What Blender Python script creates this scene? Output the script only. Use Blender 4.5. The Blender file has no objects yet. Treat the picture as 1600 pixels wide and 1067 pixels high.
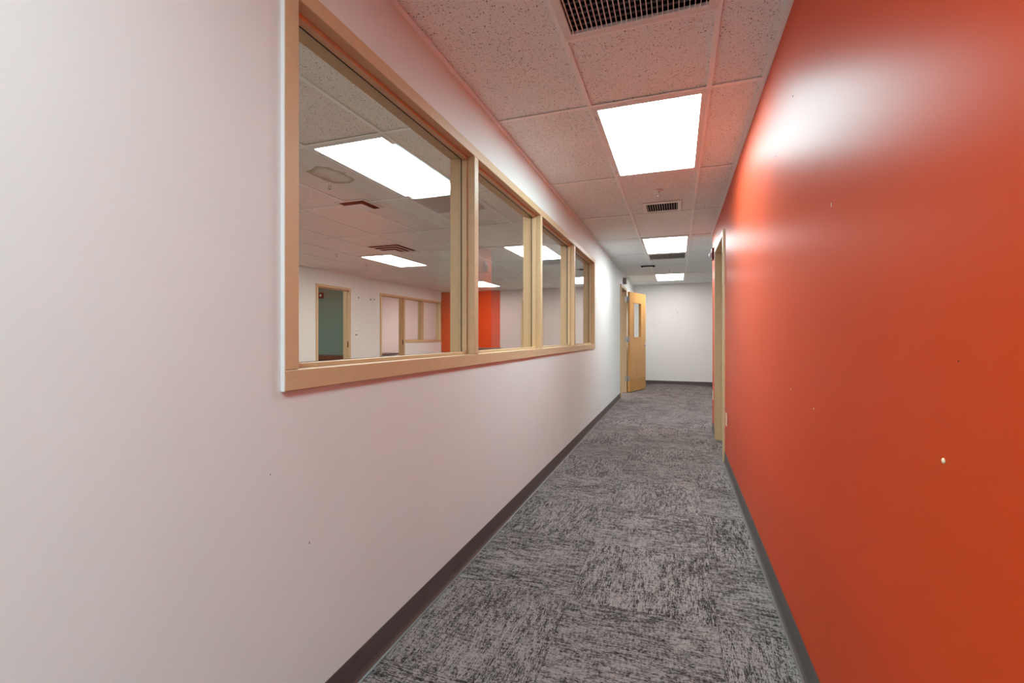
import bpy, bmesh, math, random
from mathutils import Vector, Matrix
random.seed(7)
sc = bpy.context.scene
col = sc.collection

# ------------------------------------------------------------------ camera, world, exposure
CAM_H, F_PX, VP_X, HOR_Y = 1.168, 725.0, 1058.5, 526.2
cam = bpy.data.cameras.new('camera')
cam.sensor_fit = 'HORIZONTAL'; cam.sensor_width = 36.0
cam.lens = F_PX / 1600 * 36.0
cam.shift_y = (HOR_Y - 533.5) / 1600
cam.clip_start = 0.02; cam.clip_end = 100
cam_o = bpy.data.objects.new('camera', cam); col.objects.link(cam_o)
cam_o.location = (0, 0, CAM_H)
cam_o.rotation_euler = (math.pi/2, 0, math.atan((VP_X - 800) / F_PX))
sc.camera = cam_o
w = bpy.data.worlds.new('world'); sc.world = w; w.use_nodes = True
w.node_tree.nodes['Background'].inputs[0].default_value = (0.9, 0.95, 1, 1)
w.node_tree.nodes['Background'].inputs[1].default_value = 0.02
sc.view_settings.view_transform = 'Standard'
sc.view_settings.look = 'None'
sc.view_settings.gamma = 1
sc.view_settings.use_curve_mapping = False
sc.view_settings.exposure = 2.12
sc.cycles.diffuse_bounces = 10
sc.cycles.max_bounces = 16
LIGHT = 5.0                       # radiance of the fluorescent diffusers
COOLEST, COOL, MID, NEUTRAL, WARM = (0.68, 1.0, 1.03), (0.75, 1.0, 1.025), (0.93, 0.97, 0.965), (0.80, 0.765, 0.735), (1.0, 0.945, 0.89)   # lens tints; cool ones offset the orange bounce, neutral is dimmer

# ------------------------------------------------------------------ dimensions (metres)
XL, XR = -1.024, 0.415            # corridor wall faces
XLR = -1.132                      # room side of the window wall
XB = -6.38                        # far side wall of the room
YE = 11.85                        # end wall
YC = 6.35                         # orange wall ends here
XW = 4.0                          # side bay beyond the orange wall
YS, YRS = -5.0, -2.2              # starts of added lobby / room
YO, XO = -0.55, 3.5               # unseen lobby, added for neutral light, ends where the orange wall starts
H = 2.44                          # suspended ceiling
HD = 2.78                         # deck above
YEND = 12.4

# ------------------------------------------------------------------ materials
def newmat(name):
    m = bpy.data.materials.new(name); m.use_nodes = True
    nt = m.node_tree
    return m, nt, nt.nodes['Principled BSDF']
def N(nt, t, **kw):
    n = nt.nodes.new(t)
    for k, v in kw.items():
        if k in n.inputs: n.inputs[k].default_value = v
        else: setattr(n, k, v)
    return n
def ramp(nt, stops):
    n = nt.nodes.new('ShaderNodeValToRGB')
    e = n.color_ramp.elements
    while len(e) > 1: e.remove(e[-1])
    e[0].position, e[0].color = stops[0][0], (*stops[0][1], 1)
    for p, c in stops[1:]:
        x = e.new(p); x.color = (*c, 1)
    return n
def plain(name, rgb, rough=0.5, metal=0.0, spec=0.5, noise=0.0, nscale=40, bump=0.0, bscale=200, bdist=0.001):
    m, nt, b = newmat(name)
    b.inputs['Base Color'].default_value = (*rgb, 1)
    b.inputs['Roughness'].default_value = rough
    b.inputs['Metallic'].default_value = metal
    b.inputs['Specular IOR Level'].default_value = spec
    tc = N(nt, 'ShaderNodeTexCoord')
    if noise > 0:
        n = N(nt, 'ShaderNodeTexNoise', Scale=nscale, Detail=3.0)
        nt.links.new(tc.outputs['Object'], n.inputs['Vector'])
        r = ramp(nt, [(0.3, tuple(c*(1-noise) for c in rgb)), (0.7, tuple(min(1, c*(1+noise)) for c in rgb))])
        nt.links.new(n.outputs['Fac'], r.inputs[0]); nt.links.new(r.outputs[0], b.inputs['Base Color'])
    if bump > 0:
        n = N(nt, 'ShaderNodeTexNoise', Scale=bscale, Detail=2.0)
        nt.links.new(tc.outputs['Object'], n.inputs['Vector'])
        bp = N(nt, 'ShaderNodeBump', Strength=bump, Distance=bdist)
        nt.links.new(n.outputs['Fac'], bp.inputs['Height']); nt.links.new(bp.outputs[0], b.inputs['Normal'])
    return m
WHITE = plain('paint_white', (0.74, 0.785, 0.785), 0.55, spec=0.35, noise=0.012, nscale=2.5, bump=0.12, bscale=220)  # cool tint put in against the red bounce of the orange wall
def satin(name, rgb, rough):
    m = plain(name, rgb, 0.9, spec=0.0, noise=0.03, nscale=1.2, bump=0.10, bscale=160, bdist=0.0008)
    nt = m.node_tree; d = nt.nodes['Principled BSDF']; out = nt.nodes['Material Output']
    bump = [n for n in nt.nodes if n.type == 'BUMP'][0]
    g = N(nt, 'ShaderNodeBsdfGlossy', Roughness=rough); nt.links.new(bump.outputs[0], g.inputs['Normal'])
    lw = N(nt, 'ShaderNodeLayerWeight', Blend=0.5)
    mix = N(nt, 'ShaderNodeMixShader'); fac = None
    for power, gain, base in ((3.0, 0.19, 0.004), (13.0, 0.28, None)):      # soft sheen, stronger at grazing view
        p = N(nt, 'ShaderNodeMath', operation='POWER'); p.inputs[1].default_value = power
        nt.links.new(lw.outputs['Facing'], p.inputs[0])
        k = N(nt, 'ShaderNodeMath', operation='MULTIPLY_ADD'); k.inputs[1].default_value = gain
        nt.links.new(p.outputs[0], k.inputs[0])
        if fac is None: k.inputs[2].default_value = base
        else: nt.links.new(fac, k.inputs[2])
        fac = k.outputs[0]
    nt.links.new(fac, mix.inputs[0])
    nt.links.new(d.outputs[0], mix.inputs[1]); nt.links.new(g.outputs[0], mix.inputs[2]); nt.links.new(mix.outputs[0], out.inputs[0])
    return m
ORANGE = satin('paint_orange', (0.64, 0.064, 0.013), 0.37)
PALE = plain('paint_pale_white', (0.775, 0.765, 0.75), 0.55, spec=0.35, noise=0.012, nscale=2.5, bump=0.12, bscale=220)
ROSE = plain('paint_rose_white', (0.77, 0.68, 0.665), 0.55, spec=0.35, noise=0.012, nscale=2.5)
DUSK = plain('wall_dusty_pink', (0.60, 0.46, 0.44), 0.55, spec=0.35, noise=0.012, nscale=2.5)  # one even dusty pink for the end wall of the room
TEAL = plain('paint_teal', (0.14, 0.30, 0.25), 0.6)
TAN = plain('frame_tan_paint', (0.60, 0.43, 0.25), 0.38, noise=0.04, nscale=30)
RUBBER = plain('rubber_base', (0.085, 0.068, 0.064), 0.38, noise=0.08, nscale=12)
GASKET = plain('black_gasket', (0.012, 0.011, 0.01), 0.6)
METALW = plain('white_enamel', (0.8, 0.785, 0.77), 0.4)
GRIDW = plain('grid_enamel', (0.92, 0.93, 0.93), 0.5, spec=0.3)
BLACK = plain('opening_black', (0.006, 0.006, 0.006), 0.9, spec=0.1)
BLADE = plain('blade_enamel', (0.80, 0.78, 0.77), 0.4)
REAR = plain('rear_blade_dark', (0.10, 0.085, 0.08), 0.6)  # dark colour keeps the rear blades faint behind the front ones
STEEL = plain('satin_steel', (0.42, 0.42, 0.42), 0.34, metal=0.85)
CHROME = plain('chrome', (0.7, 0.7, 0.7), 0.2, metal=1)
DARKM = plain('dark_metal', (0.03, 0.028, 0.026), 0.4, metal=0.3)
REDP = plain('red_plastic', (0.14, 0.012, 0.012), 0.35)
IVORY = plain('ivory_plastic', (0.80, 0.68, 0.52), 0.35)
WHITEP = plain('white_plastic', (0.82, 0.82, 0.82), 0.3)
GREYP = plain('grey_plastic', (0.22, 0.21, 0.21), 0.4)
PLUG = plain('plaster_plug', (0.85, 0.72, 0.5), 0.6)
HOLE = plain('nail_hole', (0.05, 0.02, 0.015), 0.8)
BROWN = plain('brown_laminate', (0.11, 0.045, 0.025), 0.4, noise=0.1, nscale=15)
GREYL = plain('grey_laminate', (0.10, 0.10, 0.10), 0.4)
BLACKL = plain('black_laminate', (0.015, 0.014, 0.014), 0.4)
SUBFLOOR = plain('room_carpet', (0.12, 0.11, 0.105), 0.95, noise=0.4, nscale=60)
DECK = plain('deck_concrete', (0.15, 0.15, 0.15), 0.9, noise=0.15, nscale=5)

def wood():
    m, nt, b = newmat('maple_veneer')
    tc = N(nt, 'ShaderNodeTexCoord'); mp = N(nt, 'ShaderNodeMapping'); mp.inputs['Scale'].default_value = (60, 26, 1.3)
    nt.links.new(tc.outputs['Object'], mp.inputs[0])
    n = N(nt, 'ShaderNodeTexNoise', Scale=1.0, Detail=4.0, Roughness=0.6)
    nt.links.new(mp.outputs[0], n.inputs['Vector'])
    r = ramp(nt, [(0.25, (0.48, 0.23, 0.06)), (0.75, (0.64, 0.355, 0.11))])
    nt.links.new(n.outputs['Fac'], r.inputs[0]); nt.links.new(r.outputs[0], b.inputs['Base Color'])
    b.inputs['Roughness'].default_value = 0.33
    return m
WOOD = wood()

def glass():
    m = bpy.data.materials.new('clear_glass'); m.use_nodes = True; nt = m.node_tree
    nt.nodes.clear()
    out = N(nt, 'ShaderNodeOutputMaterial'); mix = N(nt, 'ShaderNodeMixShader')
    geo = N(nt, 'ShaderNodeNewGeometry')                 # the same reflectance on both faces of the thin pane
    dt = N(nt, 'ShaderNodeVectorMath', operation='DOT_PRODUCT')
    nt.links.new(geo.outputs['Normal'], dt.inputs[0]); nt.links.new(geo.outputs['Incoming'], dt.inputs[1])
    def mth(op, a, b):
        n = N(nt, 'ShaderNodeMath', operation=op)
        for k, v in enumerate((a, b)):
            if isinstance(v, (int, float)): n.inputs[k].default_value = v
            elif v is not None: nt.links.new(v, n.inputs[k])
        return n.outputs[0]
    c = mth('ABSOLUTE', dt.outputs['Value'], None)
    p5 = mth('POWER', mth('SUBTRACT', 1.0, c), 5.0)
    refl = mth('ADD', mth('MULTIPLY', p5, 0.96), 0.04)
    tr = N(nt, 'ShaderNodeBsdfTransparent'); tr.inputs[0].default_value = (0.97, 0.985, 0.975, 1)
    gl = N(nt, 'ShaderNodeBsdfGlossy', Roughness=0.0)
    nt.links.new(refl, mix.inputs[0]); nt.links.new(tr.outputs[0], mix.inputs[1]); nt.links.new(gl.outputs[0], mix.inputs[2])
    nt.links.new(mix.outputs[0], out.inputs[0])
    return m
GLASS = glass()

def lamp_mat(name, colour):
    m, nt, b = newmat(name)
    b.inputs['Base Color'].default_value = (0.8, 0.8, 0.8, 1)
    b.inputs['Emission Color'].default_value = (*colour, 1)
    b.inputs['Emission Strength'].default_value = LIGHT
    return m
LENS_COOLEST = lamp_mat('lit_lens_coolest_tubes', COOLEST)
LENS_COOL, LENS_MID = lamp_mat('lit_lens_cool_tubes', COOL), lamp_mat('lit_lens_mixed_tubes', MID)
LENS_NEUTRAL, LENS_WARM = lamp_mat('lit_lens_neutral_tubes', NEUTRAL), lamp_mat('lit_lens_warm_tubes', WARM)

def tile_mat(name, rgb):
    m, nt, b = newmat(name)
    tc = N(nt, 'ShaderNodeTexCoord'); oi = N(nt, 'ShaderNodeObjectInfo')
    ml = N(nt, 'ShaderNodeMath', operation='MULTIPLY'); ml.inputs[1].default_value = 37.0
    nt.links.new(oi.outputs['Random'], ml.inputs[0])
    ad = N(nt, 'ShaderNodeVectorMath', operation='ADD')
    nt.links.new(tc.outputs['Object'], ad.inputs[0]); nt.links.new(ml.outputs[0], ad.inputs[1])
    # distort so pinholes are ragged
    dn = N(nt, 'ShaderNodeTexNoise', Scale=120.0, Detail=1.0); nt.links.new(ad.outputs[0], dn.inputs['Vector'])
    ds = N(nt, 'ShaderNodeVectorMath', operation='SCALE'); ds.inputs['Scale'].default_value = 0.008
    nt.links.new(dn.outputs['Color'], ds.inputs[0])
    a2 = N(nt, 'ShaderNodeVectorMath', operation='ADD')
    nt.links.new(ad.outputs[0], a2.inputs[0]); nt.links.new(ds.outputs[0], a2.inputs[1])
    def holes(scale, size):
        v = N(nt, 'ShaderNodeTexVoronoi', Scale=scale); v.feature = 'F1'
        nt.links.new(a2.outputs[0], v.inputs['Vector'])
        sp = N(nt, 'ShaderNodeSeparateColor'); nt.links.new(v.outputs['Color'], sp.inputs[0])
        pw = N(nt, 'ShaderNodeMath', operation='POWER'); pw.inputs[1].default_value = 1.6
        nt.links.new(sp.outputs[0], pw.inputs[0])
        t = N(nt, 'ShaderNodeMath', operation='MULTIPLY'); t.inputs[1].default_value = size
        nt.links.new(pw.outputs[0], t.inputs[0])
        lt = N(nt, 'ShaderNodeMath', operation='LESS_THAN')
        nt.links.new(v.outputs['Distance'], lt.inputs[0]); nt.links.new(t.outputs[0], lt.inputs[1])
        return lt
    h1 = holes(110, 0.34); h2 = holes(230, 0.34)
    mx = N(nt, 'ShaderNodeMath', operation='MAXIMUM')
    nt.links.new(h1.outputs[0], mx.inputs[0]); nt.links.new(h2.outputs[0], mx.inputs[1])
    big = N(nt, 'ShaderNodeTexNoise', Scale=3.0, Detail=2.0); nt.links.new(ad.outputs[0], big.inputs['Vector'])
    r = ramp(nt, [(0.3, tuple(c*.97 for c in rgb)), (0.7, tuple(c*1.02 for c in rgb))])
    nt.links.new(big.outputs['Fac'], r.inputs[0])
    mc = N(nt, 'ShaderNodeMix', data_type='RGBA'); mc.inputs[7].default_value = (0.10, 0.085, 0.08, 1)
    nt.links.new(mx.outputs[0], mc.inputs[0]); nt.links.new(r.outputs[0], mc.inputs[6])
    nt.links.new(mc.outputs[2], b.inputs['Base Color'])
    b.inputs['Roughness'].default_value = 0.9; b.inputs['Specular IOR Level'].default_value = 0.15
    inv = N(nt, 'ShaderNodeMath', operation='SUBTRACT'); inv.inputs[0].default_value = 1.0
    nt.links.new(mx.outputs[0], inv.inputs[1])
    bp = N(nt, 'ShaderNodeBump', Strength=0.5, Distance=0.002); nt.links.new(inv.outputs[0], bp.inputs['Height'])
    nt.links.new(bp.outputs[0], b.inputs['Normal'])
    return m
TILE = tile_mat('mineral_fibre_tile', (0.86, 0.91, 0.905))  # cool tint offsets orange bounce on the corridor ceiling
TILE_ROOM = tile_mat('mineral_fibre_tile_warm_tint', (0.90, 0.84, 0.785))  # same tile; warm cast of the room put into its colour

def stain_mat():
    m, nt, b = newmat('stained_tile')
    tc = N(nt, 'ShaderNodeTexCoord')
    n = N(nt, 'ShaderNodeTexNoise', Scale=7.0, Detail=5.0); nt.links.new(tc.outputs['Object'], n.inputs['Vector'])
    ln = N(nt, 'ShaderNodeVectorMath', operation='LENGTH')
    mp = N(nt, 'ShaderNodeMapping'); mp.inputs['Location'].default_value = STAIN_OFF; mp.inputs['Scale'].default_value = (6.5, 4.8, 0)
    nt.links.new(tc.outputs['Object'], mp.inputs[0]); nt.links.new(mp.outputs[0], ln.inputs[0])
    ad = N(nt, 'ShaderNodeMath', operation='MULTIPLY_ADD'); ad.inputs[1].default_value = 1.1
    nt.links.new(n.outputs['Fac'], ad.inputs[0]); nt.links.new(ln.outputs['Value'], ad.inputs[2])
    r = ramp(nt, [(0.0, (0.80, 0.74, 0.66)), (0.74, (0.76, 0.69, 0.59)), (1.0, (0.6, 0.52, 0.38))])
    e = r.color_ramp.elements.new(0.93); e.color = (0.45, 0.38, 0.25, 1)
    dv = N(nt, 'ShaderNodeMath', operation='DIVIDE'); dv.inputs[1].default_value = 1.5
    nt.links.new(ad.outputs[0], dv.inputs[0])
    e2 = N(nt, 'ShaderNodeMath', operation='GREATER_THAN'); e2.inputs[1].default_value = 0.99
    nt.links.new(dv.outputs[0], e2.inputs[0]); nt.links.new(dv.outputs[0], r.inputs[0])
    mc = N(nt, 'ShaderNodeMix', data_type='RGBA'); mc.inputs[7].default_value = (0.82, 0.77, 0.72, 1)
    nt.links.new(e2.outputs[0], mc.inputs[0]); nt.links.new(r.outputs[0], mc.inputs[6])
    nt.links.new(mc.outputs[2], b.inputs['Base Color']); b.inputs['Roughness'].default_value = 0.9
    return m
STAIN_OFF = (-0.49, 0.34, 0)
STAIN = stain_mat()

def carpet_mat(name, turned):
    m, nt, b = newmat(name)
    tc = N(nt, 'ShaderNodeTexCoord'); oi = N(nt, 'ShaderNodeObjectInfo')
    ml = N(nt, 'ShaderNodeMath', operation='MULTIPLY'); ml.inputs[1].default_value = 53.0
    nt.links.new(oi.outputs['Random'], ml.inputs[0])
    ad = N(nt, 'ShaderNodeVectorMath', operation='ADD')
    nt.links.new(tc.outputs['Object'], ad.inputs[0]); nt.links.new(ml.outputs[0], ad.inputs[1])
    def nz(sx, sy, detail=2.0, rough=0.5):
        mp = N(nt, 'ShaderNodeMapping'); mp.inputs['Scale'].default_value = (sy, sx, 1) if turned else (sx, sy, 1)
        nt.links.new(ad.outputs[0], mp.inputs[0])
        n = N(nt, 'ShaderNodeTexNoise', Scale=1.0, Detail=detail, Roughness=rough)
        nt.links.new(mp.outputs[0], n.inputs['Vector'])
        return n.outputs['Fac']
    def madd(a, k, c):
        n = N(nt, 'ShaderNodeMath', operation='MULTIPLY_ADD'); n.inputs[1].default_value = k
        nt.links.new(a, n.inputs[0])
        if isinstance(c, (int, float)): n.inputs[2].default_value = c
        else: nt.links.new(c, n.inputs[2])
        return n.outputs[0]
    s = madd(nz(20, 260, 3.0, 0.7), 0.95, -0.58)     # thin streaks along the pile rows
    s = madd(nz(85, 300, 1.0), 0.78, s)              # short dashes
    s = madd(nz(11, 60, 2.0, 0.6), 0.58, s)           # broader broken bands
    s = madd(nz(110, 28, 2.0), 0.46, s)               # cross weave
    s = madd(nz(3, 5, 2.0), 0.28, s)                 # lighter and darker areas
    r = ramp(nt, [(0.69, (0.022, 0.019, 0.020)), (0.81, (0.078, 0.067, 0.066)), (0.90, (0.195, 0.170, 0.165)), (1.0, (0.30, 0.264, 0.255))])
    m2 = N(nt, 'ShaderNodeMath', operation='MULTIPLY'); m2.inputs[1].default_value = 0.94
    nt.links.new(s, m2.inputs[0]); s = m2.outputs[0]
    nt.links.new(s, r.inputs[0]); nt.links.new(r.outputs[0], b.inputs['Base Color'])
    b.inputs['Roughness'].default_value = 0.95; b.inputs['Specular IOR Level'].default_value = 0.15
    fine = nz(160, 330, 1.0)
    bp = N(nt, 'ShaderNodeBump', Strength=0.6, Distance=0.003); nt.links.new(fine, bp.inputs['Height'])
    nt.links.new(bp.outputs[0], b.inputs['Normal'])
    return m
CARPET = [carpet_mat('carpet_rows_across', False), carpet_mat('carpet_rows_along', True)]

# ------------------------------------------------------------------ helpers
def link(o, parent=None):
    col.objects.link(o)
    if parent is not None: o.parent = parent
    return o
def tag(o, label=None, cat=None, group=None, kind=None):
    if label: o['label'] = label
    if cat: o['category'] = cat
    if group: o['group'] = group
    if kind: o['kind'] = kind
    return o
def empty(name, loc=(0, 0, 0), rz=0.0):
    o = bpy.data.objects.new(name, None); o.empty_display_size = 0.1
    o.location = loc; o.rotation_euler = (0, 0, rz)
    return link(o)
def boxes_mesh(name, boxes):
    v, f = [], []
    for x0, x1, y0, y1, z0, z1 in boxes:
        k = len(v)
        v += [(x0,y0,z0),(x1,y0,z0),(x1,y1,z0),(x0,y1,z0),(x0,y0,z1),(x1,y0,z1),(x1,y1,z1),(x0,y1,z1)]
        f += [tuple(k+i for i in q) for q in ((3,2,1,0),(4,5,6,7),(0,1,5,4),(1,2,6,5),(2,3,7,6),(3,0,4,7))]
    me = bpy.data.meshes.new(name); me.from_pydata(v, [], f); me.update()
    return me
def box(name, mat, parent, *boxes, bevel=0.0):
    me = boxes_mesh(name, boxes); me.materials.append(mat)
    o = bpy.data.objects.new(name, me); link(o, parent)
    if bevel:
        b = o.modifiers.new('bevel', 'BEVEL'); b.width = bevel; b.segments = 2; b.limit_method = 'ANGLE'
    return o
def bm_obj(name, bm, mat, parent, smooth=False):
    me = bpy.data.meshes.new(name); bm.to_mesh(me); bm.free(); me.materials.append(mat)
    if smooth:
        for p in me.polygons: p.use_smooth = True
    return link(bpy.data.objects.new(name, me), parent)
def lathe(name, prof, mat, parent, axis='Z', loc=(0, 0, 0), seg=24):
    """prof: (radius, height) pairs swept round an axis"""
    v, f = [], []
    for r, h in prof:
        for k in range(seg):
            a = 2*math.pi*k/seg; c, s = r*math.cos(a), r*math.sin(a)
            v.append({'Z': (c, s, h), 'X': (h, c, s), 'Y': (c, h, s)}[axis])
    for i in range(len(prof)-1):
        for k in range(seg):
            f.append((i*seg+k, i*seg+(k+1) % seg, (i+1)*seg+(k+1) % seg, (i+1)*seg+k))
    f.append(tuple(range(seg))); f.append(tuple((len(prof)-1)*seg+k for k in range(seg)))
    bm = bmesh.new(); bv = [bm.verts.new(p) for p in v]
    for q in f: bm.faces.new([bv[i] for i in q])
    bmesh.ops.recalc_face_normals(bm, faces=bm.faces)
    o = bm_obj(name, bm, mat, parent); o.location = loc
    for p in o.data.polygons: p.use_smooth = len(p.vertices) == 4
    return o
def copy_tree(o, parent=None):
    c = o.copy(); col.objects.link(c); c.parent = parent
    for ch in list(o.children): copy_tree(ch, c)
    return c
def wall_with_openings(name, mat, axis, c0, c1, a0, a1, z0, z1, openings):
    """slab between c0,c1 across its axis, running a0..a1, with (s,e,zb,zt) holes"""
    out = []
    def put(s, e, zb, zt):
        if e - s > 1e-4 and zt - zb > 1e-4:
            out.append((c0, c1, s, e, zb, zt) if axis == 'Y' else (s, e, c0, c1, zb, zt))
    p = a0
    for s, e, zb, zt in sorted(openings):
        put(p, s, z0, z1); put(s, e, z0, zb); put(s, e, zt, z1); p = e
    put(p, a1, z0, z1)
    o = box(name, mat, None, *out)
    # weld coplanar pieces so that the slab reads as one
    return o

# ------------------------------------------------------------------ floor
fl = box('floor', SUBFLOOR, None, (-9.2, XW+0.12, YS-0.12, YEND, -0.12, -0.006))
tag(fl, 'grey patterned carpet tile floor of the corridor', 'floor', kind='structure')
FX0, FY0, P = 0.155, 2.04, 0.6096
_cache = {}
def carpet_tile(x0, x1, y0, y1, k):
    cx, cy = (x0+x1)/2, (y0+y1)/2; hx, hy = (x1-x0)/2, (y1-y0)/2
    key = (round(hx, 3), round(hy, 3), k)
    if key not in _cache:
        e = 0.0012; zt, zb = 0.0, -0.006
        v = [(-hx+.0003,-hy+.0003,zb),(hx-.0003,-hy+.0003,zb),(hx-.0003,hy-.0003,zb),(-hx+.0003,hy-.0003,zb),
             (-hx+e,-hy+e,zt),(hx-e,-hy+e,zt),(hx-e,hy-e,zt),(-hx+e,hy-e,zt)]
        me = bpy.data.meshes.new('carpet_tile')
        me.from_pydata(v, [], [(3,2,1,0),(4,5,6,7),(0,1,5,4),(1,2,6,5),(2,3,7,6),(3,0,4,7)])
        me.materials.append(CARPET[k]); _cache[key] = me
    o = bpy.data.objects.new('carpet_tile', _cache[key]); o.location = (cx, cy, 0); link(o, fl)
i0, i1 = math.floor((XL-FX0)/P), math.ceil((2.2-FX0)/P)
j0, j1 = math.floor((YS-FY0)/P), math.ceil((YE-FY0)/P)
for i in range(i0, i1):
    for j in range(j0, j1):
        x0, x1, y0, y1 = FX0+i*P, FX0+(i+1)*P, FY0+j*P, FY0+(j+1)*P
        x0, y0, y1 = max(x0, XL), max(y0, YS), min(y1, YE)
        if y1 < YO + 1e-6: pass
        elif y0 < YC - 0.12 + 1e-6 and x1 > XR:
            if y1 <= YC: x1 = min(x1, XR)
            elif x0 >= XR: y0 = YC
        if x1 - x0 < 0.02 or y1 - y0 < 0.02: continue
        if x1 > XR and YO < y1 and y0 < YO and x0 >= XR: y1 = YO
        elif x1 > XR and y0 < YO < y1:
            carpet_tile(x0, XR, YO, y1, (i+j) % 2); y1 = YO
        elif x1 > XR and YO < y1 and y0 < YC - 1e-6:                 # tile that meets the wall corner
            carpet_tile(x0, XR, y0, YC, (i+j) % 2); y0 = YC
        carpet_tile(x0, x1, y0, y1, (i+j) % 2)

# ------------------------------------------------------------------ walls
WIN = (0.987, 6.068, 1.018, 2.175)
D1 = (8.985, 10.0, -0.006, 2.17)
wl = wall_with_openings('wall_left', WHITE, 'Y', XLR, XL, YS, YE, -0.006, HD, [WIN, D1])
tag(wl, 'long pale white painted wall with the wood-framed windows', 'wall', kind='structure')
D2 = (4.72, 5.77, -0.006, 2.17)
wr = wall_with_openings('wall_right', ORANGE, 'Y', XR, XR+0.12, YO, YC, -0.006, HD, [D2])
tag(wr, 'glossy burnt-orange painted corridor wall', 'wall', kind='structure')
tag(box('wall_return', PALE, None, (XR+0.12, XW, YC-0.12, YC, -0.006, HD)), 'white wall turning the corner behind the orange wall', 'wall', kind='structure')
tag(box('wall_end', PALE, None, (XLR, XW+0.12, YE, YE+0.12, -0.006, HD)), 'pale white end wall closing the corridor', 'wall', kind='structure')
tag(box('wall_bay', PALE, None, (XW, XW+0.12, YC-0.12, YE, -0.006, HD)), 'white side wall of the bay beyond the orange wall', 'wall', kind='structure')
tag(box('wall_back', WHITE, None, (XLR, XO+0.12, YS-0.12, YS, -0.006, HD)), 'white wall closing the unseen added lobby behind the viewpoint', 'wall', kind='structure')
tag(box('wall_added_lobby_side', WHITE, None, (XO, XO+0.12, YS, YO+0.12, -0.006, HD)), 'white side wall of the unseen lobby added behind the viewpoint', 'wall', kind='structure')  # walls of the added lobby bounce neutral light forward
tag(box('wall_added_lobby_return', WHITE, None, (XR+0.12, XO, YO, YO+0.12, -0.006, HD)), 'white wall of the added lobby turning behind the orange wall', 'wall', kind='structure')
D3 = (6.95, 7.925, -0.006, 2.17)
D4 = (8.94, 9.955, -0.006, 2.17)
W2 = (9.955, 11.815, 1.025, 2.17)
D5 = (-3.97, -3.335, -0.006, 2.17)
wb = wall_with_openings('wall_room_side', PALE, 'Y', XB-0.12, XB, YRS, YE, -0.006, HD, [D3, D4, W2])
tag(wb, 'white room wall with doorways seen through the first window pane', 'wall', kind='structure')
we = wall_with_openings('wall_room_end', DUSK, 'X', YE, YE+0.12, -4.57, XLR, -0.006, HD, [D5])
tag(we, 'pinkish white end wall of the room seen through the windows', 'wall', kind='structure')
tag(box('wall_room_accent', ORANGE, None, (XB-0.12, -4.57, YE, YE+0.12, -0.006, HD)), 'orange accent wall at the end of the room behind the windows', 'wall', kind='structure')
tag(box('wall_room_back', PALE, None, (XB-0.12, XLR, YRS-0.12, YRS, -0.006, HD)), 'white near wall of the room hidden behind the window wall', 'wall', kind='structure')
# small rooms beyond the far side wall
tag(box('wall_green_room', TEAL, None, (-9.0, -8.88, 5.2, 8.7, -0.006, HD), (-8.88, XB-0.12, 5.2, 5.32, -0.006, HD), (-8.88, XB-0.12, 8.58, 8.7, -0.006, HD)),
    'dark green walls of the small room behind the open doorway', 'wall', kind='structure')
tag(box('wall_office', ROSE, None, (-9.0, -8.88, 8.7, YEND, -0.006, HD), (-8.88, XB-0.12, 8.7, 8.78, -0.006, HD), (-8.88, XB-0.12, 12.3, YEND, -0.006, HD)),
    'pale pink-white walls of the office behind the inner windows', 'wall', kind='structure')

for a, b, o in ((XLR, XL, D1), (XR, XR+.12, D2), (XB-.12, XB, D3), (XB-.12, XB, D4)): carpet_tile(a, b, o[0]+.05, o[1]-.05, 1)
# nail holes, plugs and scuffs of the walls
def wall_spot(name, mat, wall, x, y, z, r, d, sign, tall=1.0):
    o = lathe(name, [(r, 0), (r*0.9, d*0.6), (r*0.4, d)], mat, wall, 'X', (x, y, z), 12)
    o.scale = (sign, 1, tall); return o
wall_spot('plaster_plug', PLUG, wr, XR, 0.962, 0.963, 0.0042, 0.003, -1, 1.2)
for y, z, m, r, tall in ((2.027, 2.086, HOLE, .0035, 1), (2.34, 1.97, HOLE, .0025, 1), (1.558, 1.546, PLUG, .0022, 3.2), (2.06, .964, PLUG, .003, 1),
                         (1.74, .936, PLUG, .003, 1), (2.45, 1.48, PLUG, .0025, 1.5), (0.92, 1.13, HOLE, .0012, 1)):
    wall_spot('nail_hole' if m is HOLE else 'paint_chip', m, wr, XR, y, z, r, .0012, -1, tall)
for y, z, tall in ((0.95, 0.80, 1), (1.09, 0.56, 2.2), (0.35, 1.62, 1)):
    wall_spot('scuff_mark', GREYP, wl, XL, y, z, .002, .0008, 1, tall)
we_end = bpy.data.objects['wall_end']
for x, z, r in ((0.0, 1.75, .013), (-0.1, 1.63, .006), (0.28, 1.30, .005), (-0.28, 1.29, .005)):
    lathe('scuff_mark', [(r, 0), (r*.8, -.001), (r*.3, -.002)], plain('scuff', (.45, .43, .42), .6) if x == 0.0 else bpy.data.materials['scuff'], we_end, 'Y', (x, YE, z), 10)
for y, z in ((8.19, 2.0), (8.72, 2.0), (8.60, 1.99)):
    wall_spot('screw_anchor', GREYP, wb, XB, y, z, .016, .012, 1)

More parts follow.
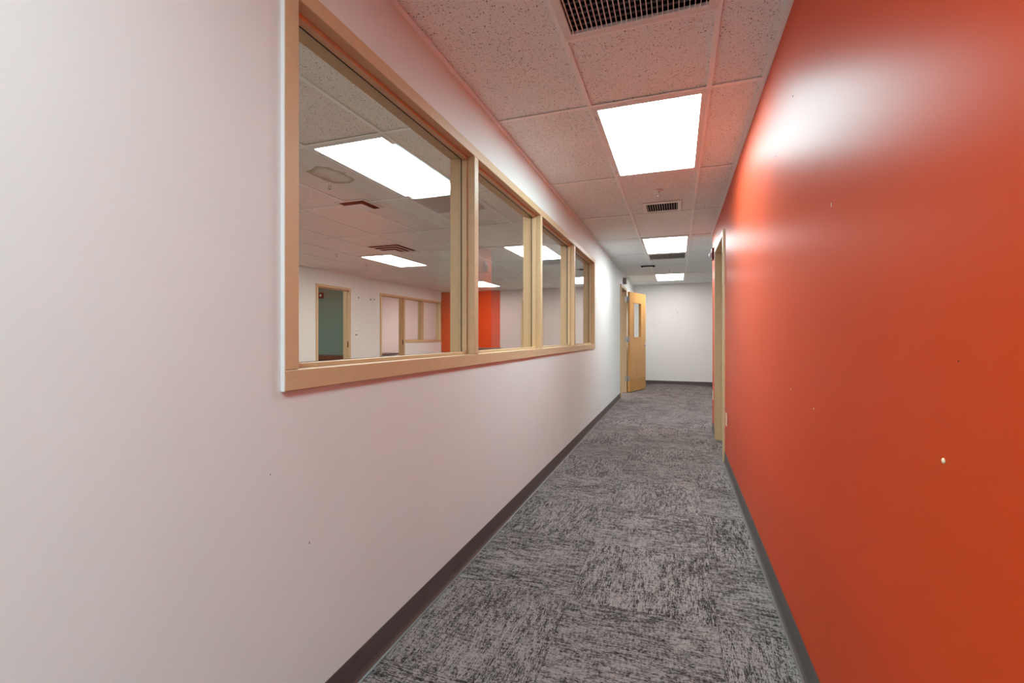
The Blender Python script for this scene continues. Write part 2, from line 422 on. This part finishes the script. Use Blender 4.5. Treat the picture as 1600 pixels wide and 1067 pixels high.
# ------------------------------------------------------------------ baseboards (rubber cove base)
def cove(name, p0, p1, nrm, label):
    prof = [(0, .102), (.002, .103), (.0035, .100), (.0035, .026), (.006, .014), (.012, .006), (.019, .0025), (.019, 0), (0, 0)]
    bm = bmesh.new()
    a = [bm.verts.new((p0[0]+nrm[0]*d, p0[1]+nrm[1]*d, z)) for d, z in prof]
    b = [bm.verts.new((p1[0]+nrm[0]*d, p1[1]+nrm[1]*d, z)) for d, z in prof]
    n = len(prof)
    for i in range(n): bm.faces.new((a[i], a[(i+1) % n], b[(i+1) % n], b[i]))
    bm.faces.new(a); bm.faces.new(b[::-1])
    bmesh.ops.recalc_face_normals(bm, faces=bm.faces)
    return tag(bm_obj(name, bm, RUBBER, None), label, 'baseboard', kind='structure')
cove('baseboard_left', (XL, YS), (XL, D1[0]), (1, 0), 'long dark brown rubber baseboard under the white window wall')
cove('baseboard_left_far', (XL, D1[1]), (XL, YE), (1, 0), 'short dark baseboard behind the open wooden door')
cove('baseboard_right', (XR, YO), (XR, D2[0]), (-1, 0), 'grey rubber baseboard along the near orange wall')
cove('baseboard_right_far', (XR, D2[1]), (XR, YC), (-1, 0), 'short baseboard on the orange wall past the tan doorway')
cove('baseboard_end', (XL+.019, YE), (XW, YE), (0, -1), 'grey baseboard under the pale end wall')
cove('baseboard_return', (XR, YC), (XW, YC), (0, 1), 'baseboard round the corner of the orange wall')
cove('baseboard_room_end', (XB, YE), (D5[0], YE), (0, -1), 'baseboard along the room end wall')

# ------------------------------------------------------------------ ceiling
ce = box('ceiling', DECK, None, (-9.2, XW+0.12, YS-0.12, YEND, HD, HD+0.1))
tag(ce, 'suspended ceiling of speckled grey tiles in a white metal grid', 'ceiling', kind='structure')
GX0, GY0, PX, PY = 0.152, 2.57, 0.6096, 1.2192          # corridor grid
RX0, RY0 = -1.742, 2.46                                  # room grid
_tiles = {}
TB = 0.012                                               # half width of a grid bar
def ceil_tile(x0, x1, y0, y1, mat=None):
    mat = mat or TILE
    hx, hy = (x1-x0)/2 - .003, (y1-y0)/2 - .003
    key = (round(hx, 3), round(hy, 3), mat.name)
    if key not in _tiles:
        me = boxes_mesh('ceiling_tile', [(-hx, hx, -hy, hy, 0, .016)]); me.materials.append(mat); _tiles[key] = me
    o = bpy.data.objects.new('ceiling_tile', _tiles[key]); o.location = ((x0+x1)/2, (y0+y1)/2, H+.009); link(o, ce)
def bar(x0, x1, y0, y1, name='grid_bar'):
    box(name, GRIDW, ce, (x0, x1, y0, y1, H, H+.0035))
def cuts(a, b, o, p):
    r = [a]; k = math.ceil((a-o)/p)
    while o + k*p < b - .01:
        if o + k*p > a + .01: r.append(o+k*p)
        k += 1
    return r + [b]
def grid_ceiling(xa, xb, ya, yb, gx, gy, holes, tile=None):
    """holes: (x0,x1,y0,y1) of lights and grilles that take a tile's place"""
    xs = cuts(xa, xb, gx, PX)
    for k in range(1, len(xs)-1): bar(xs[k]-TB, xs[k]+TB, ya, yb)
    for i in range(len(xs)-1):
        x0, x1 = xs[i], xs[i+1]; xm = (x0+x1)/2
        hs = sorted((h[2], h[3]) for h in holes if h[0] < xm < h[1])
        ys = set(cuts(ya, yb, gy, PY))
        ys |= {v for h in hs for v in h if ya < v < yb}
        ys = sorted(ys); ys = [v for k, v in enumerate(ys) if k == 0 or v - ys[k-1] > .02]
        for j in range(len(ys)-1):
            y0, y1 = ys[j], ys[j+1]; ym = (y0+y1)/2
            if j: bar(x0+TB, x1-TB, y0-TB, y0+TB, 'cross_bar')
            if any(a < ym < b for a, b in hs): continue
            stain = abs(xm+2.66) < .31 and abs(ym-3.07) < .5
            ceil_tile(x0, x1, y0, y1, STAIN if stain else tile)
C0, C1 = GX0-PX, GX0                                     # centre column of the corridor
LY = [GY0 - 2*3.6576, GY0 - 3.6576, GY0, GY0+3.6576, GY0+2*3.6576]
cor_lights = [(C0, C1, y, y+PY) for y in LY if y > YS]
cor_grilles = [(C0, C1, GY0-2*PX, GY0-PX), (C0, C1, GY0+3.6576+PY, GY0+3.6576+PY+PX)]
hc = cor_lights + cor_grilles
bay_lights = [(GX0+3*PX, GX0+4*PX, GY0+3.6576+PY, GY0+3.6576+2*PY)]
lobby_fill_lights = [(GX0+3*PX, GX0+4*PX, y, y+PY) for y in (GY0-2*3.6576+PY, GY0-3.6576-PY-.02)]  # fill panels added in the unseen lobby
grid_ceiling(XL, XO, YS, YO, GX0, GY0, hc + lobby_fill_lights)
grid_ceiling(XL, XR, YO, YC, GX0, GY0, hc)
grid_ceiling(XL, XW, YC, YE, GX0, GY0, hc + bay_lights)
RY = [RY0 - 3.6576, RY0, RY0+3.6576, RY0+2*3.6576]
room_lights = [(RX0-PX, RX0, y, y+PY) for y in RY] + [(RX0-5*PX, RX0-4*PX, y, y+PY) for y in RY]
room_grilles = [(RX0-PX, RX0, RY[1]+PY, RY[1]+PY+PX), (RX0-PX, RX0, RY[2]+PY, RY[2]+PY+PX)]
DIF2 = (RX0-4*PX+0.03, RX0-3*PX+0.03)
grid_ceiling(XB, XLR, YRS, YE, RX0, RY0, room_lights + room_grilles, TILE_ROOM)
green_fill_light = (RX0-10*PX, RX0-9*PX, RY0+3*PY-.61, RY0+4*PY-.61)
grid_ceiling(-8.88, XB-.12, 5.32, 8.58, RX0, RY0, [green_fill_light], TILE_ROOM)
off_light = (RX0-11*PX, RX0-10*PX, 9.78, 11.0)
grid_ceiling(-8.88, XB-.12, 8.78, 12.3, RX0, RY0, [off_light], TILE_ROOM)
# wall angle round the edges
def angle(x0, x1, y0, y1): box('wall_angle', GRIDW, ce, (x0, x1, y0, y1, H-.001, H+.0025))
A = .022
angle(XL, XL+A, YS, YE); angle(XR-A, XR, YO, YC); angle(XL+A, XW, YE-A, YE); angle(XR, XW, YC, YC+A)
angle(XB, XB+A, YRS, YE); angle(XLR-A, XLR, YRS, YE); angle(XB+A, XLR-A, YE-A, YE)

# ------------------------------------------------------------------ ceiling lights
def make_light(x0, x1, y0, y1, label, group, lens):
    cx, cy = (x0+x1)/2, (y0+y1)/2; hx, hy = (x1-x0)/2-.004, (y1-y0)/2-.004
    t = empty('ceiling_light', (cx, cy, H)); tag(t, label, 'ceiling light', group)
    fw, fe = .030, .046
    box('housing', METALW, t, (-hx, hx, -hy, hy, .035, .09), (-hx, -hx+.004, -hy, hy, .006, .035), (hx-.004, hx, -hy, hy, .006, .035),
        (-hx, hx, -hy, -hy+.004, .006, .035), (-hx, hx, hy-.004, hy, .006, .035))
    box('frame', METALW, t, (-hx, -hx+fw, -hy, hy, -.001, .010), (hx-fw, hx, -hy, hy, -.001, .010),
        (-hx+fw, hx-fw, -hy, -hy+fe, -.001, .010), (-hx+fw, hx-fw, hy-fe, hy, -.001, .010))
    box('diffuser', lens, t, (-hx+fw, hx-fw, -hy+fe, hy-fe, .004, .008))
    for sy in (-hy+.12, hy-.16): box('latch', STEEL, t, (-hx+.004, -hx+.012, sy, sy+.04, -.004, -.001))
    return t
names_c = {0: 'corridor light panel overhead just out of view', 1: 'large bright light panel in the corridor ceiling past the big black grille',
           2: 'mid-distance corridor light panel with a black grille along its far edge', 3: 'farthest and smallest corridor light panel before the pale end wall'}
k0 = len(cor_lights) - 4
for k, r in enumerate(cor_lights):
    make_light(*r, names_c.get(k-k0, 'corridor light panel behind the viewpoint'), 'corridor ceiling lights',
               LENS_COOL if k-k0 < 1 else LENS_COOLEST if k-k0 == 1 else LENS_MID if k-k0 == 2 else LENS_NEUTRAL)
make_light(*bay_lights[0], 'light panel in the side bay hidden behind the orange wall', 'corridor ceiling lights', LENS_NEUTRAL)
for r, n in zip(lobby_fill_lights, ('rear', 'front')): make_light(*r, n + ' fill light panel of the added lobby behind the viewpoint', 'corridor ceiling lights', LENS_COOL)
names_r = ['room light panel hidden behind the near window wall', 'long tilted-looking light panel high in the first window pane beside a ceiling stain',
           'light panel seen through the second and third window panes', 'light panel seen through the narrow last window pane',
           'far-row room light panel hidden behind the near wall', 'room light panel hidden left of the first window pane',
           'light panel low in the first window pane above the inner doorways', 'light panel in front of the orange accent wall seen through the second pane']
for r, n in zip(room_lights, names_r): make_light(*r, n, 'room ceiling lights', LENS_WARM)
make_light(*off_light, 'light panel of the office behind the inner windows', 'room ceiling lights', LENS_WARM)

make_light(*green_fill_light, 'unseen fill light panel added in the green room beyond the dark doorway', 'room ceiling lights', LENS_MID)  # added out of view to brighten the green walls

# ------------------------------------------------------------------ return grilles
def make_grille(x0, x1, y0, y1, label):
    cx, cy = (x0+x1)/2, (y0+y1)/2; hx, hy = (x1-x0)/2-.004, (y1-y0)/2-.004
    t = empty('return_air_grille', (cx, cy, H)); tag(t, label, 'air vent', 'louvred return air grilles')
    fw = .034
    box('frame', METALW, t, (-hx, -hx+fw, -hy, hy, -.004, .012), (hx-fw, hx, -hy, hy, -.004, .012),
        (-hx+fw, hx-fw, -hy, -hy+fw, -.004, .012), (-hx+fw, hx-fw, hy-fw, hy, -.004, .012), bevel=.002)
    box('black_backing', BLACK, t, (-hx, hx, -hy, hy, .16, .165), (-hx, -hx+fw-.004, -hy, hy, .013, .16), (hx-fw+.004, hx, -hy, hy, .013, .16),
        (-hx+fw-.004, hx-fw+.004, -hy, -hy+fw-.004, .013, .16), (-hx+fw-.004, hx-fw+.004, hy-fw+.004, hy, .013, .16))
    n = 27; wi = 2*(hx-fw)
    me = boxes_mesh('blade', [(-.0013, .0013, -hy+fw, hy-fw, -.003, .006)]); me.materials.append(BLADE)
    for k in range(n):
        o = bpy.data.objects.new('blade', me); o.location = (-hx+fw+wi*(k+.5)/n, 0, 0); o.rotation_euler = (0, math.radians(4), 0); link(o, t)
    mc = boxes_mesh('rear_blade', [(-hx+fw, hx-fw, -.001, .001, .014, .022)]); mc.materials.append(REAR)
    for k in range(16):
        o = bpy.data.objects.new('rear_blade', mc); o.location = (0, -hy+fw+wi*(k+.5)/16, 0); o.rotation_euler = (math.radians(35), 0, 0); link(o, t)
    return t
make_grille(*cor_grilles[0], 'large black louvred return grille at the top edge of the corridor ceiling')
make_grille(*cor_grilles[1], 'black louvred grille touching the mid-distance corridor light panel')
make_grille(*room_grilles[0], 'dark grey grille beyond the long light in the first window pane')
make_grille(*room_grilles[1], 'dark grille beyond the light seen through the third window pane')

# small supply register
def make_register(cx, cy, wx, wy, label):
    t = empty('supply_register', (cx, cy, H)); tag(t, label, 'air vent')
    hx, hy, fw = wx/2, wy/2, .034
    box('frame', WHITEP, t, (-hx, -hx+fw, -hy, hy, -.006, .004), (hx-fw, hx, -hy, hy, -.006, .004),
        (-hx+fw, hx-fw, -hy, -hy+fw, -.006, .004), (-hx+fw, hx-fw, hy-fw, hy, -.006, .004), bevel=.002)
    box('black_backing', BLACK, t, (-hx+fw-.002, hx-fw+.002, -hy+fw-.002, hy-fw+.002, -.0005, .0005))  # flat black sheet in place of the shaded opening
    n = 13; wi = 2*(hx-fw)
    for k in range(n):
        o = box('blade', BLADE, t, (-.0016, .0016, -hy+fw, hy-fw, -.0045, -.001)); o.location = (-hx+fw+wi*(k+.5)/n, 0, 0)
    return t
make_register(-.141, 4.775, .355, .335, 'small white-framed supply vent with black slots in the corridor ceiling')

# plaque diffusers
def make_diffuser(cx, cy, s, rings, label, drop=.03):
    t = empty('ceiling_diffuser', (cx, cy, H)); tag(t, label, 'air vent', 'square ceiling diffusers')
    h = s/2; fw = .018
    box('frame', METALW, t, (-h, -h+fw, -h, h, -.004, .003), (h-fw, h, -h, h, -.004, .003), (-h+fw, h-fw, -h, -h+fw, -.004, .003), (-h+fw, h-fw, h-fw, h, -.004, .003))
    box('black_backing', BLACK, t, (-h+fw-.002, h-fw+.002, -h+fw-.002, h-fw+.002, -.0022, -.0012))  # thin black plate stands for the shade around the plaque
    q = h - fw
    for k in range(rings):
        q -= .036
        z = -drop*(k+1)/rings
        if k == rings-1: box('plaque', METALW, t, (-q, q, -q, q, z-.003, z), bevel=.001)
        else:
            g = .02
            box('cone_ring', METALW, t, (-q, -q+g, -q, q, z-.003, z), (q-g, q, -q, q, z-.003, z), (-q+g, q-g, -q, -q+g, z-.003, z), (-q+g, q-g, q-g, q, z-.003, z))
            q -= g
    box('hanger', DARKM, t, (-.004, .004, -.004, .004, -drop, .002))
    return t
make_diffuser(-2.90, 3.74, .32, 1, 'small square diffuser with a dark gap near the stained tile beyond the first pane', .022)
make_diffuser(-3.87, 5.72, .54, 3, 'large square diffuser with dark rings above the low light in the first pane', .045)
make_diffuser(-.50, 8.70, .28, 1, 'small square diffuser in the corridor ceiling near the open wooden door', .022)
make_diffuser(-1.62, 8.75, .28, 1, 'small diffuser seen through the narrow last window pane', .022)

# sprinklers
def make_sprinkler(x, y, label, mat=CHROME):
    t = empty('ceiling_sprinkler', (x, y, H)); tag(t, label, 'sprinkler', 'ceiling sprinkler heads')
    lathe('escutcheon', [(.036, .003), (.036, .001), (.026, -.004), (.012, -.006)], METALW, t)
    lathe('body', [(.010, -.005), (.010, -.014), (.006, -.018)], mat, t)
    box('yoke', mat, t, (-.013, -.010, -.003, .003, -.042, -.012), (.010, .013, -.003, .003, -.042, -.012), (-.013, .013, -.003, .003, -.045, -.041))
    lathe('deflector', [(.004, -.044), (.017, -.0455), (.017, -.047), (.004, -.047)], mat, t)
make_sprinkler(-.155, 4.235, 'small sprinkler head beside the supply vent in the corridor ceiling')
make_sprinkler(-.142, 9.256, 'tiny sprinkler head before the farthest corridor light panel')
make_sprinkler(-2.722, 3.122, 'sprinkler head on the stained ceiling tile beyond the first pane')
make_sprinkler(-4.938, 5.817, 'white sprinkler head left of the low light in the first pane')
make_sprinkler(-5.104, 6.753, 'brassy sprinkler head just below the low light in the first pane')

# ------------------------------------------------------------------ window_1: four panes in the left wall
y0, y1, z0, z1 = WIN
FX, RXF = -1.010, -1.156                                   # faces of the frame, corridor and room side
win = empty('window_1', (0, 0, 0)); tag(win, 'four-pane tan wood-framed interior window in the white wall', 'window', kind='structure')
FW = .05
jy = [y0, 2.247, 3.507, 4.767, y1-FW]
box('window_head', TAN, win, (RXF, FX, y0, y1, z1-FW, z1), bevel=.0025)
box('window_sill', TAN, win, (RXF, FX, y0, y1, z0, z0+.058), bevel=.0025)
for k, y in enumerate(jy):
    box('window_jamb' if k in (0, 4) else 'mullion', TAN, win, (RXF, FX-.0006, y, y+FW, z0+.058, z1-FW), bevel=.0025)
zi0, zi1 = z0+.058, z1-FW
SX0, SX1, SP = -1.080, -1.052, .014
def glazing(win, panes, zi0, zi1, gx0, gx1, sx0, sx1, sp, gk0, gk1):
    for a, b in panes:
        box('glazing_stop', TAN, win, (sx0, sx1, a, b, zi0, zi0+sp), bevel=.0015)
        box('glazing_stop', TAN, win, (sx0, sx1, a, b, zi1-sp, zi1), bevel=.0015)
        box('glazing_stop', TAN, win, (sx0, sx1, a, a+sp, zi0+sp, zi1-sp), bevel=.0015)
        box('glazing_stop', TAN, win, (sx0, sx1, b-sp, b, zi0+sp, zi1-sp), bevel=.0015)
        g = sp + .001
        box('gasket', GASKET, win, (gk0, gk1, a, b, zi0, zi0+g), (gk0, gk1, a, b, zi1-g, zi1), (gk0, gk1, a, a+g, zi0+g, zi1-g), (gk0, gk1, b-g, b, zi0+g, zi1-g))
        box('pane', GLASS, win, (gx0, gx1, a+.001, b-.001, zi0+.001, zi1-.001))
glazing(win, [(jy[k]+FW, jy[k+1]) for k in range(4)], zi0, zi1, -1.090, -1.084, SX0, SX1, SP, -1.084, -1.0795)
box('lit_edge_strip', WHITEP, win, (XL, FX-.001, y0-.002, y0, z0, z1))  # white strip stands for the lit near side of the frame

# ------------------------------------------------------------------ doors
def door_frame(d, o, xa, xb, stop, pivot_axis='Y'):
    """frame round opening o=(s,e,zb,zt): xa..xb across the wall, stop=(xs,xe)"""
    s, e, zb, zt = o; fw = .05
    def B(name, a0, a1, c0, c1, zz0, zz1):
        box(name, TAN, d, (c0, c1, a0, a1, zz0, zz1) if pivot_axis == 'Y' else (a0, a1, c0, c1, zz0, zz1), bevel=.0025)
    B('frame_jamb', s, s+fw, xa, xb, 0, zt); B('frame_jamb', e-fw, e, xa, xb, 0, zt)
    B('frame_head', s+fw, e-fw, xa, xb, zt-fw, zt)
    if stop:
        B('frame_stop', s+fw, s+fw+.016, *stop, 0, zt-fw); B('frame_stop', e-fw-.016, e-fw, *stop, 0, zt-fw)
        B('frame_stop', s+fw+.016, e-fw-.016, *stop, zt-fw-.016, zt-fw)
# door_1: open maple door at the far end
d1 = empty('door_1', (0, 0, 0)); tag(d1, 'open honey maple door with narrow glass lite at the far end of the corridor', 'door', kind='structure')
door_frame(d1, D1, -1.150, -1.0, (-1.115, -1.05))
PHI = math.radians(-17.2)
leaf_root = bpy.data.objects.new('door_leaf', None)
T = .045; LW = .90; ZB, ZT = .012, 2.112
L0, L1, LZ0, LZ1 = .20, .64, 1.14, 1.91
leaf = box('door_leaf', WOOD, d1, (0, T, 0, L0, ZB, ZT), (0, T, L1, LW, ZB, ZT), (0, T, L0, L1, ZB, LZ0), (0, T, L0, L1, LZ1, ZT))
bpy.data.objects.remove(leaf_root)
leaf.location = (-.982, 9.972, 0); leaf.rotation_euler = (0, 0, PHI)
box('lite_bead', WOOD, leaf, (-.006, T+.006, L0, L0+.02, LZ0, LZ1), (-.006, T+.006, L1-.02, L1, LZ0, LZ1), (-.006, T+.006, L0+.02, L1-.02, LZ0, LZ0+.02), (-.006, T+.006, L0+.02, L1-.02, LZ1-.02, LZ1))
box('pane', GLASS, leaf, (.019, .025, L0+.02, L1-.02, LZ0+.02, LZ1-.02))
def lever(parent, x, sgn, y, z, mat, toward=-1):
    h = bpy.data.objects.new('lever_handle', None)
    o = lathe('lever_handle', [(.030, 0), (.030, sgn*.007), (.012, sgn*.010), (.011, sgn*.045), (.009, sgn*.052)], mat, parent, 'X', (x, y, z), 20)
    bpy.data.objects.remove(h)
    box('grip', mat, o, (min(sgn*.040, sgn*.054), max(sgn*.040, sgn*.054), min(0, toward*.115), max(0, toward*.115), -.009, .009), bevel=.004)
lever(leaf, T, 1, .84, .985, CHROME); lever(leaf, 0, -1, .84, .985, CHROME)
box('latch_plate', STEEL, leaf, (.010, .035, LW-.0005, LW+.0015, .93, 1.04))
box('kick_plate', plain('kick_plate', (.55, .30, .10), .22), leaf, (T, T+.0012, .02, LW-.02, ZB+.02, .27))
for z in (.29, 1.12, 1.955):
    hg = lathe('hinge', [(.0085, -.057), (.0085, .057)], STEEL, d1, 'Z', (-.988, 9.957, z), 12)
    box('hinge_leaf', STEEL, hg, (-.052, -.004, -.0085, -.0065, -.057, .057))
    box('hinge_leaf', STEEL, leaf, (.002, .042, -.002, 0, z-.057, z+.057))
box('strike_plate', STEEL, d1, (-1.035, -1.01, 9.0335, 9.0365, .93, 1.04))
# door_2: doorway in the orange wall
d2 = empty('door_2', (0, 0, 0)); tag(d2, 'tan-framed doorway set into the orange wall', 'door', kind='structure')
door_frame(d2, D2, XR-.018, XR+.138, (XR+.045, XR+.085))
l2 = box('door_leaf', WOOD, d2, (XR+.087, XR+.13, D2[0]+.053, D2[1]-.053, .012, D2[3]-.053), bevel=.001)
lever(l2, XR+.087, -1, D2[0]+.13, 1.0, STEEL, 1)
box('strike_plate', STEEL, d2, (XR+.022, XR+.036, D2[1]-.0515, D2[1]-.0495, .245, .265))
# door_3, door_4 with window_2 in the far side wall of the room
d3 = empty('door_3', (0, 0, 0)); tag(d3, 'tan-framed open doorway showing a dark green room', 'door', kind='structure')
door_frame(d3, D3, XB-.138, XB+.018, (XB-.08, XB-.04))
box('strike_plate', DARKM, d3, (XB-.03, XB-.006, D3[1]-.0525, D3[1]-.0495, .95, 1.07))
d4 = empty('door_4', (0, 0, 0)); tag(d4, 'tan-framed open doorway showing a bright pinkish office', 'door', kind='structure')
door_frame(d4, D4, XB-.138, XB+.018, (XB-.08, XB-.04))
box('strike_plate', DARKM, d4, (XB-.03, XB-.004, D4[1]-.0535, D4[1]-.0495, .97, 1.09))
w2 = empty('window_2', (0, 0, 0)); tag(w2, 'two-pane tan-framed inner window beside the office doorway', 'window', kind='structure')
box('window_head', TAN, w2, (XB-.138, XB+.018, W2[0], W2[1], W2[3]-.05, W2[3]), bevel=.0025)
box('window_sill', TAN, w2, (XB-.138, XB+.018, W2[0], W2[1], W2[2], W2[2]+.055), bevel=.0025)
m2 = 10.80
box('window_jamb', TAN, w2, (XB-.138, XB+.018, W2[1]-.05, W2[1], W2[2]+.055, W2[3]-.05), bevel=.0025)
box('mullion', TAN, w2, (XB-.138, XB+.018, m2, m2+.05, W2[2]+.055, W2[3]-.05), bevel=.0025)
glazing(w2, [(W2[0], m2), (m2+.05, W2[1]-.05)], W2[2]+.055, W2[3]-.05, XB-.066, XB-.06, XB-.054, XB-.026, .014, XB-.059, XB-.055)
d5 = empty('door_5', (0, 0, 0)); tag(d5, 'narrow brown closet door in the pinkish end wall of the room', 'door', kind='structure')
door_frame(d5, D5, YE-.018, YE+.12, None, 'X')
box('door_leaf', WOOD, d5, (D5[0]+.052, D5[1]-.052, YE+.02, YE+.065, .012, D5[3]-.052))

# ------------------------------------------------------------------ wall devices
t = empty('fire_alarm_strobe', (XR, 6.10, 2.10)); tag(t, 'dark red fire alarm strobe with white lens on the orange wall corner', 'fire alarm')
box('body', REDP, t, (-.028, 0, -.06, .06, 0, .135), bevel=.004)
box('back_box', REDP, t, (-.006, 0, -.064, .064, -.004, .139))
lathe('strobe_lens', [(.030, 0), (.029, -.014), (.018, -.026), (.006, -.030)], WHITEP, t, 'X', (-.028, 0, .055), 20)
t = empty('fire_alarm_strobe', (-7.71, 8.58, 2.05)); tag(t, 'red fire alarm on the green wall seen through the dark doorway', 'fire alarm')
box('body', plain('alarm_red', (.22, .015, .015), .35), t, (-.065, .065, -.05, 0, 0, .13), bevel=.004)
lathe('strobe_lens', [(.028, 0), (.027, -.012), (.010, -.026)], WHITEP, t, 'Y', (.02, -.05, .065), 16)
def outlet(y, z, label):
    t = empty('wall_outlet', (XR, y, z)); tag(t, label, 'outlet', 'ivory outlets on the orange wall')
    box('cover_plate', IVORY, t, (-.006, 0, -.036, .036, -.058, .058), bevel=.003)
    for dz in (-.021, .021):
        s = box('socket', IVORY, t, (-.0085, -.006, -.016, .016, dz-.014, dz+.014), bevel=.001)
        box('slot', BLACK, s, (-.0088, -.0084, -.008, -.005, dz-.004, dz+.006), (-.0088, -.0084, .005, .008, dz-.004, dz+.006))
    lathe('screw', [(.003, -.006), (.002, -.0075)], STEEL, t, 'X', (0, 0, 0), 8)
outlet(4.56, .43, 'ivory outlet low on the orange wall just before the tan doorway')
outlet(6.22, .45, 'ivory outlet low on the orange wall corner past the tan doorway')
t = empty('light_switch', (XB, 8.11, 1.30)); tag(t, 'white light switch on the room wall beside the dark green doorway', 'light switch')
box('cover_plate', WHITEP, t, (0, .006, -.036, .036, -.06, .06), bevel=.002)
box('toggle', GREYP, t, (.006, .018, -.006, .006, -.014, .002))
box('lower_box', GREYP, t, (0, .012, -.03, .03, -.10, -.075), bevel=.002)
t = empty('door_chime', (XL, 9.52, 2.225)); tag(t, 'small grey box on the wall above the open wooden door', 'wall box')
box('body', GREYP, t, (0, .06, -.055, .055, 0, .125), bevel=.004)
box('cover', GREYP, t, (.06, .066, -.048, .048, .007, .118), bevel=.002)

# ------------------------------------------------------------------ furniture glimpsed through the windows
t = empty('counter', (-7.65, 8.33, 0)); tag(t, 'low brown-topped counter against the green wall in the dark doorway', 'counter')
box('cabinet', BLACKL, t, (-.95, .95, -.20, .245, .08, .68)); box('plinth', BLACKL, t, (-.95, .95, -.15, .245, 0, .08))
box('countertop', BROWN, t, (-.97, .97, -.24, .248, .68, .76), bevel=.004)
for k in range(4): box('cabinet_door', BLACKL, t, (-.94+k*.472, -.48+k*.472, -.218, -.20, .09, .67), bevel=.002)
t = empty('office_table', (-7.05, 10.05, 0)); tag(t, 'black-topped table just inside the office doorway', 'table')
box('table_top', BLACKL, t, (-.30, .30, -.60, .60, .715, .745), bevel=.004)
for sx in (-.26, .26):
    for sy in (-.55, .55): box('leg', WHITEP, t, (sx-.02, sx+.02, sy-.02, sy+.02, 0, .715))
box('modesty_panel', WHITEP, t, (-.008, .008, -.53, .53, .35, .715))
t = empty('counter', (-4.90, 11.5, 0)); tag(t, 'dark grey counter in front of the orange accent wall', 'counter')
box('cabinet', GREYL, t, (-.40, .40, -.25, .345, .1, .83)); box('plinth', BLACKL, t, (-.38, .38, -.20, .345, 0, .1))
box('countertop', GREYL, t, (-.42, .42, -.28, .348, .83, .87), bevel=.004)
for k in range(2): box('cabinet_door', GREYL, t, (-.395+k*.40, -.005+k*.40, -.268, -.25, .11, .82), bevel=.002)
